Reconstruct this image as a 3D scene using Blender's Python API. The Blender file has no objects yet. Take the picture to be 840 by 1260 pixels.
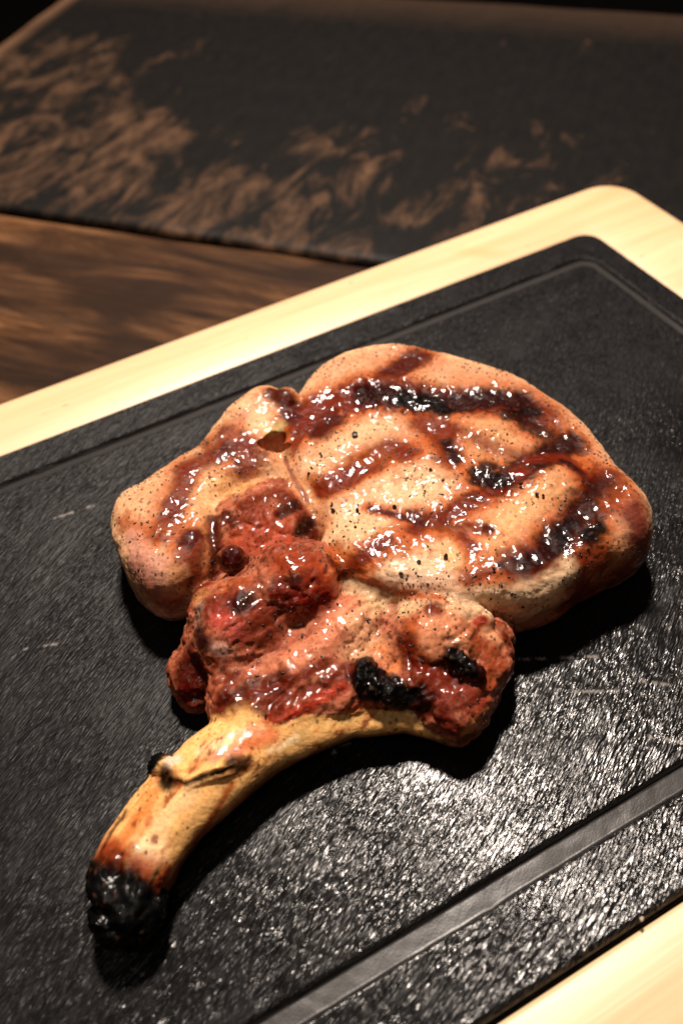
import bpy, math, random
import numpy as np
from mathutils import Matrix, Vector

S = bpy.context.scene
COL = S.collection
rng = np.random.default_rng(7)
random.seed(7)

# ------------------------------------------------------------------ camera
# world axes follow the board: x along its long side, y across it, z up.
# slate surface is z = 0, metres.
H = 0.23
R = np.array([[0.87878, -0.4735, -0.05957], [-0.39296, -0.64709, -0.65335], [0.27081, 0.59756, -0.75471]])
FPX = 1100.0
cam_d = bpy.data.cameras.new('camera')
cam = bpy.data.objects.new('camera', cam_d)
COL.objects.link(cam)
S.camera = cam
M = Matrix(((R[0][0], -R[1][0], -R[2][0]), (R[0][1], -R[1][1], -R[2][1]), (R[0][2], -R[1][2], -R[2][2]))).to_4x4()
M.translation = (0, 0, H)
cam.matrix_world = M
cam_d.sensor_fit = 'VERTICAL'
cam_d.sensor_height = 36.0
cam_d.lens = FPX / 1260 * 36.0
cam_d.clip_start = 0.01
cam_d.clip_end = 50
cam_d.dof.use_dof = True
cam_d.dof.focus_distance = 0.257
cam_d.dof.aperture_fstop = 8.5

# ------------------------------------------------------------------ light
S.view_settings.view_transform = 'Standard'
S.view_settings.look = 'None'
S.view_settings.exposure = 0
S.view_settings.gamma = 1
W = bpy.data.worlds.new('World')
S.world = W
W.use_nodes = True
W.node_tree.nodes['Background'].inputs[0].default_value = (1.0, 0.70, 0.5, 1)
W.node_tree.nodes['Background'].inputs[1].default_value = 0.014


def area(name, loc, target, sx, sy, power, colour):
    d = bpy.data.lights.new(name, 'AREA')
    d.shape = 'RECTANGLE'
    d.size, d.size_y = sx, sy
    d.energy = power
    d.color = colour
    o = bpy.data.objects.new(name, d)
    COL.objects.link(o)
    o.location = loc
    o.rotation_euler = (Vector(target) - Vector(loc)).to_track_quat('-Z', 'Y').to_euler()
    return o


area('ceiling_spot', (0.31, 0.68, 1.10), (0.07, 0.14, 0), 0.13, 0.13, 32, (1.0, 0.86, 0.745))
area('fill_lamp', (-0.35, -0.25, 1.3), (0.1, 0.2, 0), 0.5, 0.5, 1.9, (1.0, 0.86, 0.74))  # unseen fill lamp added behind the camera to lift the shadows


# ------------------------------------------------------------------ survey: photo point + height -> world (metres)
def P(x, y, z=0.0):
    d = R.T @ np.array([(x - 420) / FPX, (y - 630) / FPX, 1.0])
    t = (z - H) / d[2]
    return np.array([0, 0, H]) + d * t


def to_px(p):
    c = (p - np.array([0, 0, H])) @ R.T
    return np.stack([c[:, 0] / c[:, 2] * FPX + 420, c[:, 1] / c[:, 2] * FPX + 630, c[:, 2]], 1)


# ------------------------------------------------------------------ numpy noise
LAT = rng.random((64, 64, 64)).astype(np.float32) * 2 - 1


def vnoise(p):
    i = np.floor(p).astype(np.int32)
    f = (p - i).astype(np.float32)
    f = f * f * (3 - 2 * f)
    i &= 63
    j = (i + 1) & 63
    x0, y0, z0 = i.T
    x1, y1, z1 = j.T
    fx, fy, fz = f.T
    a = LAT[x0, y0, z0] * (1 - fx) + LAT[x1, y0, z0] * fx
    b = LAT[x0, y1, z0] * (1 - fx) + LAT[x1, y1, z0] * fx
    c = LAT[x0, y0, z1] * (1 - fx) + LAT[x1, y0, z1] * fx
    d = LAT[x0, y1, z1] * (1 - fx) + LAT[x1, y1, z1] * fx
    return (a * (1 - fy) + b * fy) * (1 - fz) + (c * (1 - fy) + d * fy) * fz


def fbm(p, scale, octs=4, gain=0.55, off=0.0):
    """p in mm, scale = feature size in mm; result about -1..1"""
    r = np.zeros(len(p), np.float32)
    a, tot = 1.0, 0.0
    q = p / scale + off
    for k in range(octs):
        r += a * vnoise(q)
        tot += a
        a *= gain
        q = q * 2.03 + 11.7
    return r / tot * 1.6


def smooth(x, a, b):
    t = np.clip((x - a) / (b - a), 0, 1)
    return t * t * (3 - 2 * t)


# ------------------------------------------------------------------ object helpers
def tag(o, label=None, cat=None, group=None, kind=None):
    if label: o['label'] = label
    if cat: o['category'] = cat
    if group: o['group'] = group
    if kind: o['kind'] = kind
    return o


def link(name, me, mat=None, parent=None):
    o = bpy.data.objects.new(name, me)
    COL.objects.link(o)
    if mat is not None and me is not None and len(me.materials) == 0:
        me.materials.append(mat)
    if parent is not None:
        o.parent = parent
    return o


def empty(name, loc):
    o = bpy.data.objects.new(name, None)
    COL.objects.link(o)
    o.location = loc
    return o


def np_mesh(name, verts, faces, smooth_=True):
    me = bpy.data.meshes.new(name)
    n = faces.shape[1]
    me.vertices.add(len(verts))
    me.vertices.foreach_set('co', np.ascontiguousarray(verts, np.float32).ravel())
    me.loops.add(faces.size)
    me.loops.foreach_set('vertex_index', np.ascontiguousarray(faces, np.int32).ravel())
    me.polygons.add(len(faces))
    me.polygons.foreach_set('loop_start', np.arange(0, faces.size, n, dtype=np.int32))
    me.update(calc_edges=True)
    if smooth_:
        me.polygons.foreach_set('use_smooth', np.ones(len(faces), bool))
    return me


def fattr(me, name, vals):
    a = me.attributes.new(name, 'FLOAT', 'POINT')
    a.data.foreach_set('value', np.ascontiguousarray(vals, np.float32))


def cattr(me, name, vals):
    a = me.attributes.new(name, 'FLOAT_COLOR', 'POINT')
    v = np.ones((len(vals), 4), np.float32)
    v[:, :3] = vals
    a.data.foreach_set('color', v.ravel())


def lin(c):
    c = np.array(c, float) / 255
    return np.where(c < 0.04045, c / 12.92, ((c + 0.055) / 1.055) ** 2.4)


class NT:
    def __init__(s, name):
        s.m = bpy.data.materials.new(name)
        s.m.use_nodes = True
        s.t = s.m.node_tree
        s.b = s.t.nodes['Principled BSDF']

    def n(s, typ, ins=None, **kw):
        x = s.t.nodes.new(typ)
        for k, v in kw.items():
            setattr(x, k, v)
        for k, v in (ins or {}).items():
            s.set(x, k, v)
        return x

    def set(s, x, k, v):
        i = x.inputs[k]
        if isinstance(v, bpy.types.NodeSocket):
            s.t.links.new(v, i)
        elif isinstance(v, (tuple, list)) and i.type == 'RGBA' and len(v) == 3:
            i.default_value = (*v, 1)
        else:
            i.default_value = v

    def bs(s, **kw):
        for k, v in kw.items():
            s.set(s.b, k.replace('_', ' '), v)

    def noise(s, vec, scale, detail=4, rough=0.55, dist=0.0):
        return s.n('ShaderNodeTexNoise', {'Vector': vec, 'Scale': scale, 'Detail': detail, 'Roughness': rough, 'Distortion': dist}).outputs['Fac']

    def ramp(s, fac, stops):
        r = s.n('ShaderNodeValToRGB', {'Fac': fac})
        e = r.color_ramp.elements
        while len(e) < len(stops): e.new(0.5)
        for el, (p, c) in zip(e, stops):
            el.position = p
            el.color = (*c, 1) if len(c) == 3 else c
        return r.outputs['Color']

    def rng(s, v, a, b, c=0.0, d=1.0):
        return s.n('ShaderNodeMapRange', {'Value': v, 'From Min': a, 'From Max': b, 'To Min': c, 'To Max': d}).outputs['Result']

    def math(s, op, a, b=0.5):
        x = s.n('ShaderNodeMath', operation=op)
        s.set(x, 0, a)
        s.set(x, 1, b)
        return x.outputs[0]

    def mix(s, f, a, b, mode='MIX'):
        x = s.n('ShaderNodeMix', data_type='RGBA', blend_type=mode)
        s.set(x, 0, f); s.set(x, 6, a); s.set(x, 7, b)
        return x.outputs[2]

    def mapping(s, vec, rot=(0, 0, 0), sc=(1, 1, 1), loc=(0, 0, 0)):
        # rotate first, then scale
        a = s.n('ShaderNodeMapping', {'Vector': vec, 'Rotation': rot, 'Location': loc})
        return s.n('ShaderNodeMapping', {'Vector': a.outputs[0], 'Scale': sc}).outputs[0]

    def bump(s, h, dist, strength=1.0, normal=None):
        x = s.n('ShaderNodeBump', {'Height': h, 'Distance': dist, 'Strength': strength})
        if normal is not None: s.set(x, 'Normal', normal)
        return x.outputs[0]

    def attr(s, name):
        return s.n('ShaderNodeAttribute', attribute_name=name)

    def pos(s):
        return s.n('ShaderNodeTexCoord').outputs['Object']


# ------------------------------------------------------------------ materials
def mat_slate():
    m = NT('slate')
    p = m.pos()
    flat = m.attr('flat').outputs['Fac']
    rot = (0, 0, math.radians(-24))
    s1 = m.mapping(p, rot, (150, 900, 900))
    s2 = m.mapping(p, (0, 0, math.radians(-31)), (330, 1900, 1500))
    n1 = m.noise(s1, 1.0, 2, 0.55, 0.9)
    n2 = m.noise(s2, 1.0, 0, 0.6, 0.1)
    patch = m.noise(p, 38, 3, 0.5)
    big = m.noise(m.mapping(p, rot, (60, 120, 100)), 1.0, 3, 0.6)
    h = m.math('ADD', m.math('MULTIPLY', n1, 1.0), m.math('MULTIPLY', n2, 0.45))
    st = m.math('MULTIPLY', m.rng(flat, 0, 1, 1, 0.03), m.rng(patch, 0.36, 0.56, 0.5, 1.0))
    bn = m.n('ShaderNodeBump', {'Height': h, 'Distance': 0.0007, 'Strength': st}).outputs[0]
    grain = m.noise(p, 2600, 2, 0.5)
    bn2 = m.n('ShaderNodeBump', {'Height': grain, 'Distance': 0.00005, 'Strength': m.math('MULTIPLY', flat, 0.8), 'Normal': bn}).outputs[0]
    c = m.ramp(big, [(0.3, (0.003, 0.0028, 0.003)), (0.7, (0.008, 0.0072, 0.0072))])
    c = m.mix(m.math('MULTIPLY', flat, 0.8), c, (0.020, 0.017, 0.0155))
    m.bs(Base_Color=c, Normal=bn2)
    # oily near the meat and towards the near edge, dry and satin elsewhere
    oil = m.attr('oil').outputs['Fac']
    scr = m.attr('scratch').outputs['Fac']
    m.bs(Base_Color=m.mix(scr, c, (0.30, 0.27, 0.25)))
    m.set(m.b, 'Roughness', m.math('ADD', m.rng(oil, 0.0, 1.0, 0.46, 0.20), m.math('MULTIPLY', flat, 0.16)))
    m.set(m.b, 'Specular IOR Level', m.rng(m.attr('oil').outputs['Fac'], 0.0, 1.0, 0.17, 0.5))
    return m.m


def mat_bamboo():
    m = NT('bamboo')
    p = m.pos()
    strips = m.n('ShaderNodeTexWhiteNoise', noise_dimensions='1D')
    sx = m.n('ShaderNodeSeparateXYZ', {'Vector': p})
    m.set(strips, 'W', m.math('FLOOR', m.math('MULTIPLY', sx.outputs[1], 1 / 0.021)))
    g = m.noise(m.mapping(p, (0, 0, 0.0), (22, 420, 420)), 1.0, 5, 0.6, 0.5)
    g2 = m.noise(m.mapping(p, (0, 0, 0.0), (6, 60, 60)), 1.0, 3, 0.5, 0.8)
    c = m.ramp(g, [(0.25, (0.66, 0.45, 0.25)), (0.5, (0.75, 0.51, 0.29)), (0.8, (0.80, 0.58, 0.35))])
    c = m.mix(m.rng(g2, 0.46, 0.74, 0, 0.45), c, (0.58, 0.31, 0.12))
    c = m.mix(m.math('MULTIPLY', strips.outputs[0], 0.16), c, (0.62, 0.43, 0.22))
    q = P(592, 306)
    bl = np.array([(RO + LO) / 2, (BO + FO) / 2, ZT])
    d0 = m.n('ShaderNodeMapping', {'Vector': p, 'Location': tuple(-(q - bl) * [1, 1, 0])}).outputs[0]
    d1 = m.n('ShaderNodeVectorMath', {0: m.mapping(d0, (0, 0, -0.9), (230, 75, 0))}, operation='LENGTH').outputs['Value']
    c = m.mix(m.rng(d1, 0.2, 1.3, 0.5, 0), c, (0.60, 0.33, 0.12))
    fl = m.noise(m.mapping(p, (0, 0, 0), (150, 420, 300)), 1.0, 1, 0.5)
    c = m.mix(m.rng(fl, 0.76, 0.80, 0, 0.7), c, (0.25, 0.12, 0.05))
    m.bs(Base_Color=c, Roughness=0.42, Normal=m.bump(g, 0.00015, 0.5))
    return m.m


def mat_plank(worn, seed):
    """worn: 1 = black varnished plank rubbed through to brown, 0 = brown open-grain plank"""
    m = NT('table_plank_%s' % ('black' if worn else 'brown'))
    p = m.pos()     # local x = along plank
    lo = (seed, seed * 0.7, 0)
    if worn:
        a = m.noise(m.mapping(p, (0, 0, math.radians(6)), (48, 22, 60), lo), 1.0, 6, 0.66, 0.8)
        big = m.noise(m.mapping(p, (0, 0, 0), (7, 7, 7), lo), 1.0, 2, 0.5)
        s = m.n('ShaderNodeSeparateXYZ', {'Vector': p})
        reg = m.math('MULTIPLY', m.rng(s.outputs[0], 0.60, 0.20, 0.0, 1.0), m.rng(s.outputs[1], 0.30, 0.04, 0.0, 1.25))
        reg = m.math('ADD', reg, m.rng(big, 0.35, 0.65, -0.6, 0.4))
        thr = m.math('ADD', a, m.rng(reg, 0, 1, -0.17, 0.075))
        f = m.rng(thr, 0.50, 0.72, 0, 1)
        g = m.noise(m.mapping(p, (0, 0, 0), (160, 60, 120), lo), 1.0, 4, 0.6)
        c = m.mix(f, m.ramp(g, [(0.3, (0.003, 0.003, 0.003)), (0.8, (0.009, 0.007, 0.006))]),
                  m.ramp(g, [(0.3, (0.03, 0.015, 0.008)), (0.7, (0.125, 0.068, 0.038))]))
        edge = m.attr('edge').outputs['Fac']
        c = m.mix(m.math('MULTIPLY', edge, 0.9), c, (0.15, 0.08, 0.045))
        m.bs(Base_Color=c, Roughness=0.55, Normal=m.bump(a, 0.0012, 0.5))
        m.set(m.b, 'Specular IOR Level', 0.10)
    else:
        a = m.noise(m.mapping(p, (0, 0, math.radians(3)), (12, 70, 60), lo), 1.0, 8, 0.7, 0.9)
        b = m.noise(m.mapping(p, (0, 0, 0), (6, 26, 20), lo), 1.0, 3, 0.5, 0.8)
        c = m.ramp(a, [(0.30, (0.010, 0.006, 0.004)), (0.46, (0.08, 0.034, 0.013)), (0.66, (0.22, 0.105, 0.045))])
        c = m.mix(m.rng(b, 0.40, 0.60, 0, 0.9), c, (0.016, 0.008, 0.005), 'MIX')
        m.bs(Base_Color=c, Roughness=0.6, Normal=m.bump(a, 0.0015, 0.8))
        m.set(m.b, 'Specular IOR Level', 0.08)
    return m.m


def mat_meat():
    m = NT('cooked_meat')
    p = m.pos()
    col = m.attr('Col').outputs['Color']
    gl = m.attr('gloss').outputs['Fac']
    ch = m.attr('char').outputs['Fac']
    n1 = m.noise(p, 900, 5, 0.65, 0.4)
    n2 = m.noise(m.mapping(p, (0, 0, 0.6), (380, 560, 460)), 1.0, 2, 0.4, 0.6)
    c = m.mix(1.0, col, m.ramp(n1, [(0.25, (0.66, 0.58, 0.5)), (0.5, (0.97, 0.95, 0.93)), (0.8, (1.18, 1.2, 1.2))]), 'MULTIPLY')
    # fine herb and pepper dust
    v = m.n('ShaderNodeTexVoronoi', {'Vector': m.mapping(p, (0.3, 0.2, 0.5), (620, 400, 500)), 'Scale': 1.0, 'Randomness': 1.0})
    dens = m.noise(p, 120, 3, 0.5)
    dust = m.math('MULTIPLY', m.rng(v.outputs['Distance'], 0.20, 0.30, 1, 0), m.rng(dens, 0.42, 0.56, 0, 1))
    c = m.mix(m.math('MULTIPLY', dust, 0.75), c, (0.055, 0.025, 0.012))
    n3 = m.noise(m.mapping(p, (0, 0, 0.5), (190, 900, 500)), 1.0, 3, 0.6, 1.0)
    h = m.math('ADD', m.math('MULTIPLY', n2, 1.0), m.math('ADD', m.math('MULTIPLY', n3, 0.35), m.math('MULTIPLY', n1, 0.12)))
    amp = m.math('ADD', 0.38, m.math('MULTIPLY', ch, 0.1))
    bn = m.n('ShaderNodeBump', {'Height': h, 'Distance': 0.00065, 'Strength': amp}).outputs[0]
    wet = m.noise(p, 330, 3, 0.55)
    m.bs(Base_Color=c, Normal=bn)
    m.set(m.b, 'Roughness', m.math('SUBTRACT', 0.50, m.math('MULTIPLY', gl, 0.08)))
    m.set(m.b, 'Coat Weight', m.math('MULTIPLY', m.rng(m.math('SUBTRACT', wet, m.math('MULTIPLY', ch, 0.02)), 0.47, 0.53, 0.0, 1.0), m.math('ADD', 0.20, m.math('MULTIPLY', gl, 0.75))))
    m.set(m.b, 'Specular IOR Level', m.math('SUBTRACT', 0.08, m.math('MULTIPLY', ch, 0.04)))
    m.set(m.b, 'Coat Roughness', 0.045)
    m.set(m.b, 'Coat Normal', bn)
    m.set(m.b, 'Subsurface Weight', m.math('SUBTRACT', 0.05, m.math('MULTIPLY', ch, 0.05)))
    m.set(m.b, 'Subsurface Radius', (1.0, 0.4, 0.2))
    m.set(m.b, 'Subsurface Scale', 0.002)
    return m.m


def mat_simple(name, c, rough, coat=0.0, bumpd=0.0):
    m = NT(name)
    p = m.pos()
    n = m.noise(p, 1200, 3, 0.6)
    m.bs(Base_Color=m.mix(m.rng(n, 0.3, 0.7), tuple(x * 0.6 for x in c), tuple(min(1, x * 1.4) for x in c)), Roughness=rough)
    m.set(m.b, 'Coat Weight', coat)
    m.set(m.b, 'Coat Roughness', 0.1)
    if bumpd: m.bs(Normal=m.bump(n, bumpd, 0.8))
    return m.m


# ------------------------------------------------------------------ board geometry numbers (metres)
BS, RS, FS, LS = 1.189 * H, 1.132 * H, 0.134 * H, 1.132 * H - 0.40       # slate edges back, right, front, left
ZB = -0.0022                                                              # bamboo top
k_ = (H - ZB) / H
BO, RO = 1.315 * H * k_, 1.299 * H * k_
FO, LO = FS - (BO - BS), LS - (RO - RS)
ZT = -0.020                                                               # table top

SLATE, BAMBOO, MEAT = mat_slate(), mat_bamboo(), mat_meat()
PEPPER = mat_simple('black_pepper', (0.012, 0.008, 0.006), 0.4, 0.3)

# ------------------------------------------------------------------ floor and table
me = bpy.data.meshes.new('floor')
me.from_pydata([(-20, -20, 0), (20, -20, 0), (20, 20, 0), (-20, 20, 0)], [], [(0, 1, 2, 3)])
fl = link('floor', me, mat_simple('dark_floor', (0.006, 0.005, 0.005), 0.9))
fl.location = (0, 0, -0.77)
tag(fl, kind='structure')

TA = math.radians(-47)
table = empty('table', (P(0, 0, ZT)[0] * 0, 0, ZT))
tag(table, 'dark rustic wooden table with worn black and brown planks under the board', 'table')
u = np.array([math.cos(TA), math.sin(TA)])
nrm = np.array([-u[1], u[0]])


def plank(t0, t1, n0, n1, mat, parent):
    """a plank running along u between distances n0..n1, slightly wavy bevelled edges"""
    NX, prof = 90, []
    w = n1 - n0
    bev = 0.004
    ys = np.concatenate([[0.0004, 0.0012, bev], np.linspace(bev * 2.2, w - bev * 2.2, 14), [w - bev, w - 0.0012, w - 0.0004]])
    zs = np.concatenate([[-0.0045, -0.0016, -0.0003], np.zeros(14), [-0.0003, -0.0016, -0.0045]])
    endz = [(-0.006, 0), (-0.0016, 0.0012), (0, 0.005)]
    xs = np.concatenate([[0, 0.0015, 0.006], np.linspace(0.02, t1 - t0 - 0.02, NX - 6), [t1 - t0 - 0.006, t1 - t0 - 0.0015, t1 - t0]])
    ez = np.concatenate([[-0.006, -0.002, 0], np.zeros(NX - 6), [0, -0.002, -0.006]])
    X, Y = np.meshgrid(xs, ys, indexing='ij')
    Z = ez[:, None] + zs[None, :]
    pts = np.stack([X.ravel() * 1000, Y.ravel() * 1000, np.full(X.size, n0 * 999)], 1)
    wob = fbm(pts * [1, 0, 1], 60, 3) * 0.0012
    edge = (np.minimum(Y.ravel(), w - Y.ravel()) < 0.003)
    Yw = Y.ravel() + wob * edge
    Zw = Z.ravel() + fbm(pts, 35, 3) * 0.0005
    V = np.stack([X.ravel(), Yw, Zw], 1)
    nx, ny = len(xs), len(ys)
    idx = np.arange(nx * ny).reshape(nx, ny)
    F = [np.stack([idx[:-1, :-1], idx[1:, :-1], idx[1:, 1:], idx[:-1, 1:]], -1).reshape(-1, 4)]
    loop = np.concatenate([idx[:, 0], idx[-1, 1:], idx[-2::-1, -1], idx[0, -2:0:-1]])
    low = V[loop].copy()
    low[:, 2] = -0.035
    b0 = len(V)
    V = np.vstack([V, low])
    k = len(loop)
    j = np.arange(k)
    F.append(np.stack([loop, b0 + j, b0 + (j + 1) % k, np.roll(loop, -1)], 1)[:, [0, 1, 2, 3]])
    F = np.vstack(F)
    me = np_mesh('plank', V, F)
    ed = np.zeros(len(V), np.float32)
    XX, YY = V[:, 0], V[:, 1]
    wn = fbm(V * 1000, 14, 3) * 0.004
    ed = np.maximum(smooth(-(XX + wn), -0.016, -0.006), 0.18 * smooth(YY - w + wn, -0.055, -0.01) * (n1 > 0.6))  # tan end bevel, plus the far edge's brownish sheen put into the colour
    fattr(me, 'edge', ed)
    o = link('plank', me, mat, parent)
    o.rotation_euler = (0, 0, TA)
    o.location = (u[0] * t0 + nrm[0] * n0, u[1] * t0 + nrm[1] * n0, 0)
    return o


MB, MW = mat_plank(1, 3.1), mat_plank(0, 1.7)
T0, T1 = -0.465, 1.1
for n0, n1, mt in ((0.358, 0.687, MB), (0.205, 0.3555, MW), (0.03, 0.2025, MW), (-0.16, 0.0275, MW), (-0.36, -0.1625, MB), (-0.56, -0.3625, MW)):
    pl = plank(T0, T1, n0, n1, mt, table)
table_leg_mat = mat_simple('dark_leg', (0.02, 0.012, 0.008), 0.5)
for t in (T0 + 0.08, T1 - 0.08):
    for n in (-0.5, 0.62):
        c = u * t + nrm * n
        s = 0.035
        vs = [(c[0] + a * s, c[1] + b * s, z) for z in (-0.035, -0.75) for a, b in ((-1, -1), (1, -1), (1, 1), (-1, 1))]
        me = bpy.data.meshes.new('leg')
        me.from_pydata(vs, [], [(0, 1, 2, 3), (7, 6, 5, 4), (0, 4, 5, 1), (1, 5, 6, 2), (2, 6, 7, 3), (3, 7, 4, 0)])
        link('leg', me, table_leg_mat, table)


# ------------------------------------------------------------------ bamboo board
def rrect(x0, x1, y0, y1, r, na=14, ns=40):
    pts = []
    cs = [(x1 - r, y0 + r, -90), (x1 - r, y1 - r, 0), (x0 + r, y1 - r, 90), (x0 + r, y0 + r, 180)]
    for i, (cx, cy, a0) in enumerate(cs):
        for k in range(na):
            a = math.radians(a0 + 90 * k / (na - 1))
            pts.append((cx + r * math.cos(a), cy + r * math.sin(a)))
        nx_, ny_, a1 = cs[(i + 1) % 4]
        e = math.radians(a0 + 90)
        p0 = np.array(pts[-1])
        p1 = np.array([nx_ + r * math.cos(e), ny_ + r * math.sin(e)])
        for k in range(1, ns):
            pts.append(tuple(p0 + (p1 - p0) * k / ns))
    return np.array(pts)


def loft(name, loops, cap_first=False, cap_last=False):
    n = len(loops[0])
    V = np.vstack(loops)
    F = []
    for i in range(len(loops) - 1):
        for k in range(n):
            a, b = i * n + k, i * n + (k + 1) % n
            F.append((a, b, b + n, a + n))
    if cap_first: F.append(tuple(range(n - 1, -1, -1)))
    if cap_last: F.append(tuple(range((len(loops) - 1) * n, len(loops) * n)))
    me = bpy.data.meshes.new(name)
    me.from_pydata([tuple(v) for v in V], [], F)
    me.update()
    for p_ in me.polygons: p_.use_smooth = len(p_.vertices) == 4
    return me


board = empty('cutting_board', ((RO + LO) / 2, (BO + FO) / 2, ZT))
tag(board, 'pale bamboo serving tray with rounded corners framing the black slate', 'serving board')
bc = np.array(board.location)


def at(loop, z):
    return np.c_[loop, np.full(len(loop), z)] - bc


RC, gap = 0.017, 0.0007
loops = []
for ins, z in ((0.0015, ZT), (0, ZT + 0.0015), (0, ZB - 0.002), (0.0006, ZB - 0.0006), (0.002, ZB)):
    loops.append(at(rrect(LO + ins, RO - ins, FO + ins, BO - ins, RC - ins), z))
RI = 0.0095
for ins, z in ((-0.0015, ZB), (-0.0003, ZB - 0.0005), (0, ZB - 0.0018), (0, -0.0075)):
    loops.append(at(rrect(LS - gap + ins, RS + gap - ins, FS - gap * 1.6 + ins, BS + gap - ins, RI - ins), z))
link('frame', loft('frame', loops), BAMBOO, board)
link('base_panel', loft('base_panel', [at(rrect(LS, RS, FS, BS, RI), -0.0078)], cap_last=True), BAMBOO, board)

# ------------------------------------------------------------------ slate plate
RSL = 0.009
dx = 0.00055
xs = np.arange(LS, RS + dx / 2, dx); xs[-1] = RS
ys = np.arange(FS, BS + dx / 2, dx); ys[-1] = BS
X, Y = np.meshgrid(xs, ys, indexing='ij')


def sd_rr(X, Y, x0, x1, y0, y1, r):
    cx, cy, hx, hy = (x0 + x1) / 2, (y0 + y1) / 2, (x1 - x0) / 2 - r, (y1 - y0) / 2 - r
    qx, qy = np.abs(X - cx) - hx, np.abs(Y - cy) - hy
    return np.hypot(np.maximum(qx, 0), np.maximum(qy, 0)) + np.minimum(np.maximum(qx, qy), 0) - r


# pull corner vertices onto the rounded outline
sd = sd_rr(X, Y, LS, RS, FS, BS, RSL)
cx = np.clip(X, LS + RSL, RS - RSL)
cy = np.clip(Y, FS + RSL, BS - RSL)
dd = np.hypot(X - cx, Y - cy) + 1e-9
out = sd > 0
X2 = np.where(out, cx + (X - cx) / dd * RSL, X)
Y2 = np.where(out, cy + (Y - cy) / dd * RSL, Y)
pts = np.stack([X2.ravel() * 1000, Y2.ravel() * 1000, np.zeros(X.size)], 1)
ca, sa = math.cos(math.radians(24)), math.sin(math.radians(24))
rp = np.stack([pts[:, 0] * ca + pts[:, 1] * sa, (-pts[:, 0] * sa + pts[:, 1] * ca), pts[:, 2]], 1)
edgew = fbm(pts, 9, 3) * 0.00025
# groove: distance inside the inner line / outer line (front, right, back offsets differ as cut)
gi = sd_rr(X2, Y2, LS + 0.017, RS - 0.0172, FS + 0.026, BS - 0.0200, 0.006)
go = sd_rr(X2, Y2, LS + 0.0125, RS - 0.0128, FS + 0.0197, BS - 0.0150, 0.008)
gm = smooth(gi.ravel() + edgew, -0.0003, 0.0004) * smooth(-(go.ravel() + edgew), -0.0003, 0.0004)
wx = fbm(pts, 18, 2) * 2.0
r1 = fbm(np.stack([rp[:, 0] / 4.0 + wx * .2, rp[:, 1] + wx * .4, rp[:, 2]], 1), 2.2, 2, 0.6)
r2 = fbm(np.stack([rp[:, 0] / 3.5, rp[:, 1], rp[:, 2]], 1), 8, 2, off=3.3)
amp = 0.35 + 0.65 * smooth(fbm(pts, 30, 2, off=9.1), -0.5, 0.3)
hgt = (r1 * 0.20 * amp + r2 * 0.10) * 0.001 - 0.0001
sdi = sd_rr(X2, Y2, LS, RS, FS, BS, RSL).ravel()
inner = smooth(-(sdi), 0.0005, 0.003)
Z = hgt * (1 - gm) * (0.4 + 0.6 * inner) + gm * (-0.0021 + fbm(pts, 3, 2) * 0.00005)
Z -= smooth(sdi, -0.0012, 0.0) * 0.0009
idx = np.arange(X.size).reshape(X.shape)
F = np.stack([idx[:-1, :-1], idx[1:, :-1], idx[1:, 1:], idx[:-1, 1:]], -1).reshape(-1, 4)
of = out.ravel()
F = F[~(of[F].all(1))]
V = np.stack([X2.ravel(), Y2.ravel(), Z], 1)
# skirt
E_ = np.sort(np.vstack([F[:, [0, 1]], F[:, [1, 2]], F[:, [2, 3]], F[:, [3, 0]]]), 1)
Ed = np.vstack([F[:, [0, 1]], F[:, [1, 2]], F[:, [2, 3]], F[:, [3, 0]]])
key = E_[:, 0].astype(np.int64) * len(V) + E_[:, 1]
uq, inv, cnt = np.unique(key, return_inverse=True, return_counts=True)
be = Ed[cnt[inv.ravel()] == 1]
ub, ib = np.unique(be, return_inverse=True)
ib = ib.reshape(be.shape)
low = V[ub].copy(); low[:, 2] = -0.0074
mid = V[ub].copy(); mid[:, 2] -= 0.0006
n0 = len(V)
V = np.vstack([V, low])
F = np.vstack([F, np.stack([be[:, 1], be[:, 0], n0 + ib[:, 0], n0 + ib[:, 1]], 1)])
me = np_mesh('slate_plate', V, F)
fattr(me, 'flat', np.concatenate([np.maximum(gm, 0.0), np.full(len(low), 0.3)]))
pm = V * 1000
oil = smooth(-(pm[:, 1] - 0.25 * pm[:, 0]) + 118 + 14 * fbm(pm, 22, 3, off=6.1), -32, 42)
oil = np.clip(oil * (0.72 + 0.28 * smooth(fbm(pm, 9, 3, off=2.9), -0.5, 0.2)), 0, 1)
oil *= 0.62 + 0.38 * smooth(pm[:, 0], -60, 0)
fattr(me, 'oil', oil)
scr = np.zeros(len(V))
for (xa, ya), (xb, yb), w_ in (((628, 812), (745, 807), .34), ((705, 851), (762, 850), .34), ((790, 838), (822, 843), .4), ((798, 905), (838, 913), .4),
                               ((60, 640), (115, 622), .35), ((20, 800), (70, 792), .3), ((655, 770), (700, 745), .3), ((770, 880), (800, 872), .3)):
    a = P(xa, ya)[:2] * 1000; b = P(xb, yb)[:2] * 1000; e = b - a
    t = np.clip(((pm[:, :2] - a) @ e) / (e @ e), 0, 1)
    dd_ = np.linalg.norm(pm[:, :2] - a - t[:, None] * e, axis=1)
    scr = np.maximum(scr, (1 - smooth(dd_, w_ * 0.5, w_ * 1.6)) * smooth(fbm(pm, 1.6, 2, off=1.2), -0.3, 0.4) * 0.8)
fattr(me, 'scratch', scr)
slate = link('slate_plate', me, SLATE)
tag(slate, 'black rough slate plate with a cut juice groove, set in the bamboo tray', 'slate plate')

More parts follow.
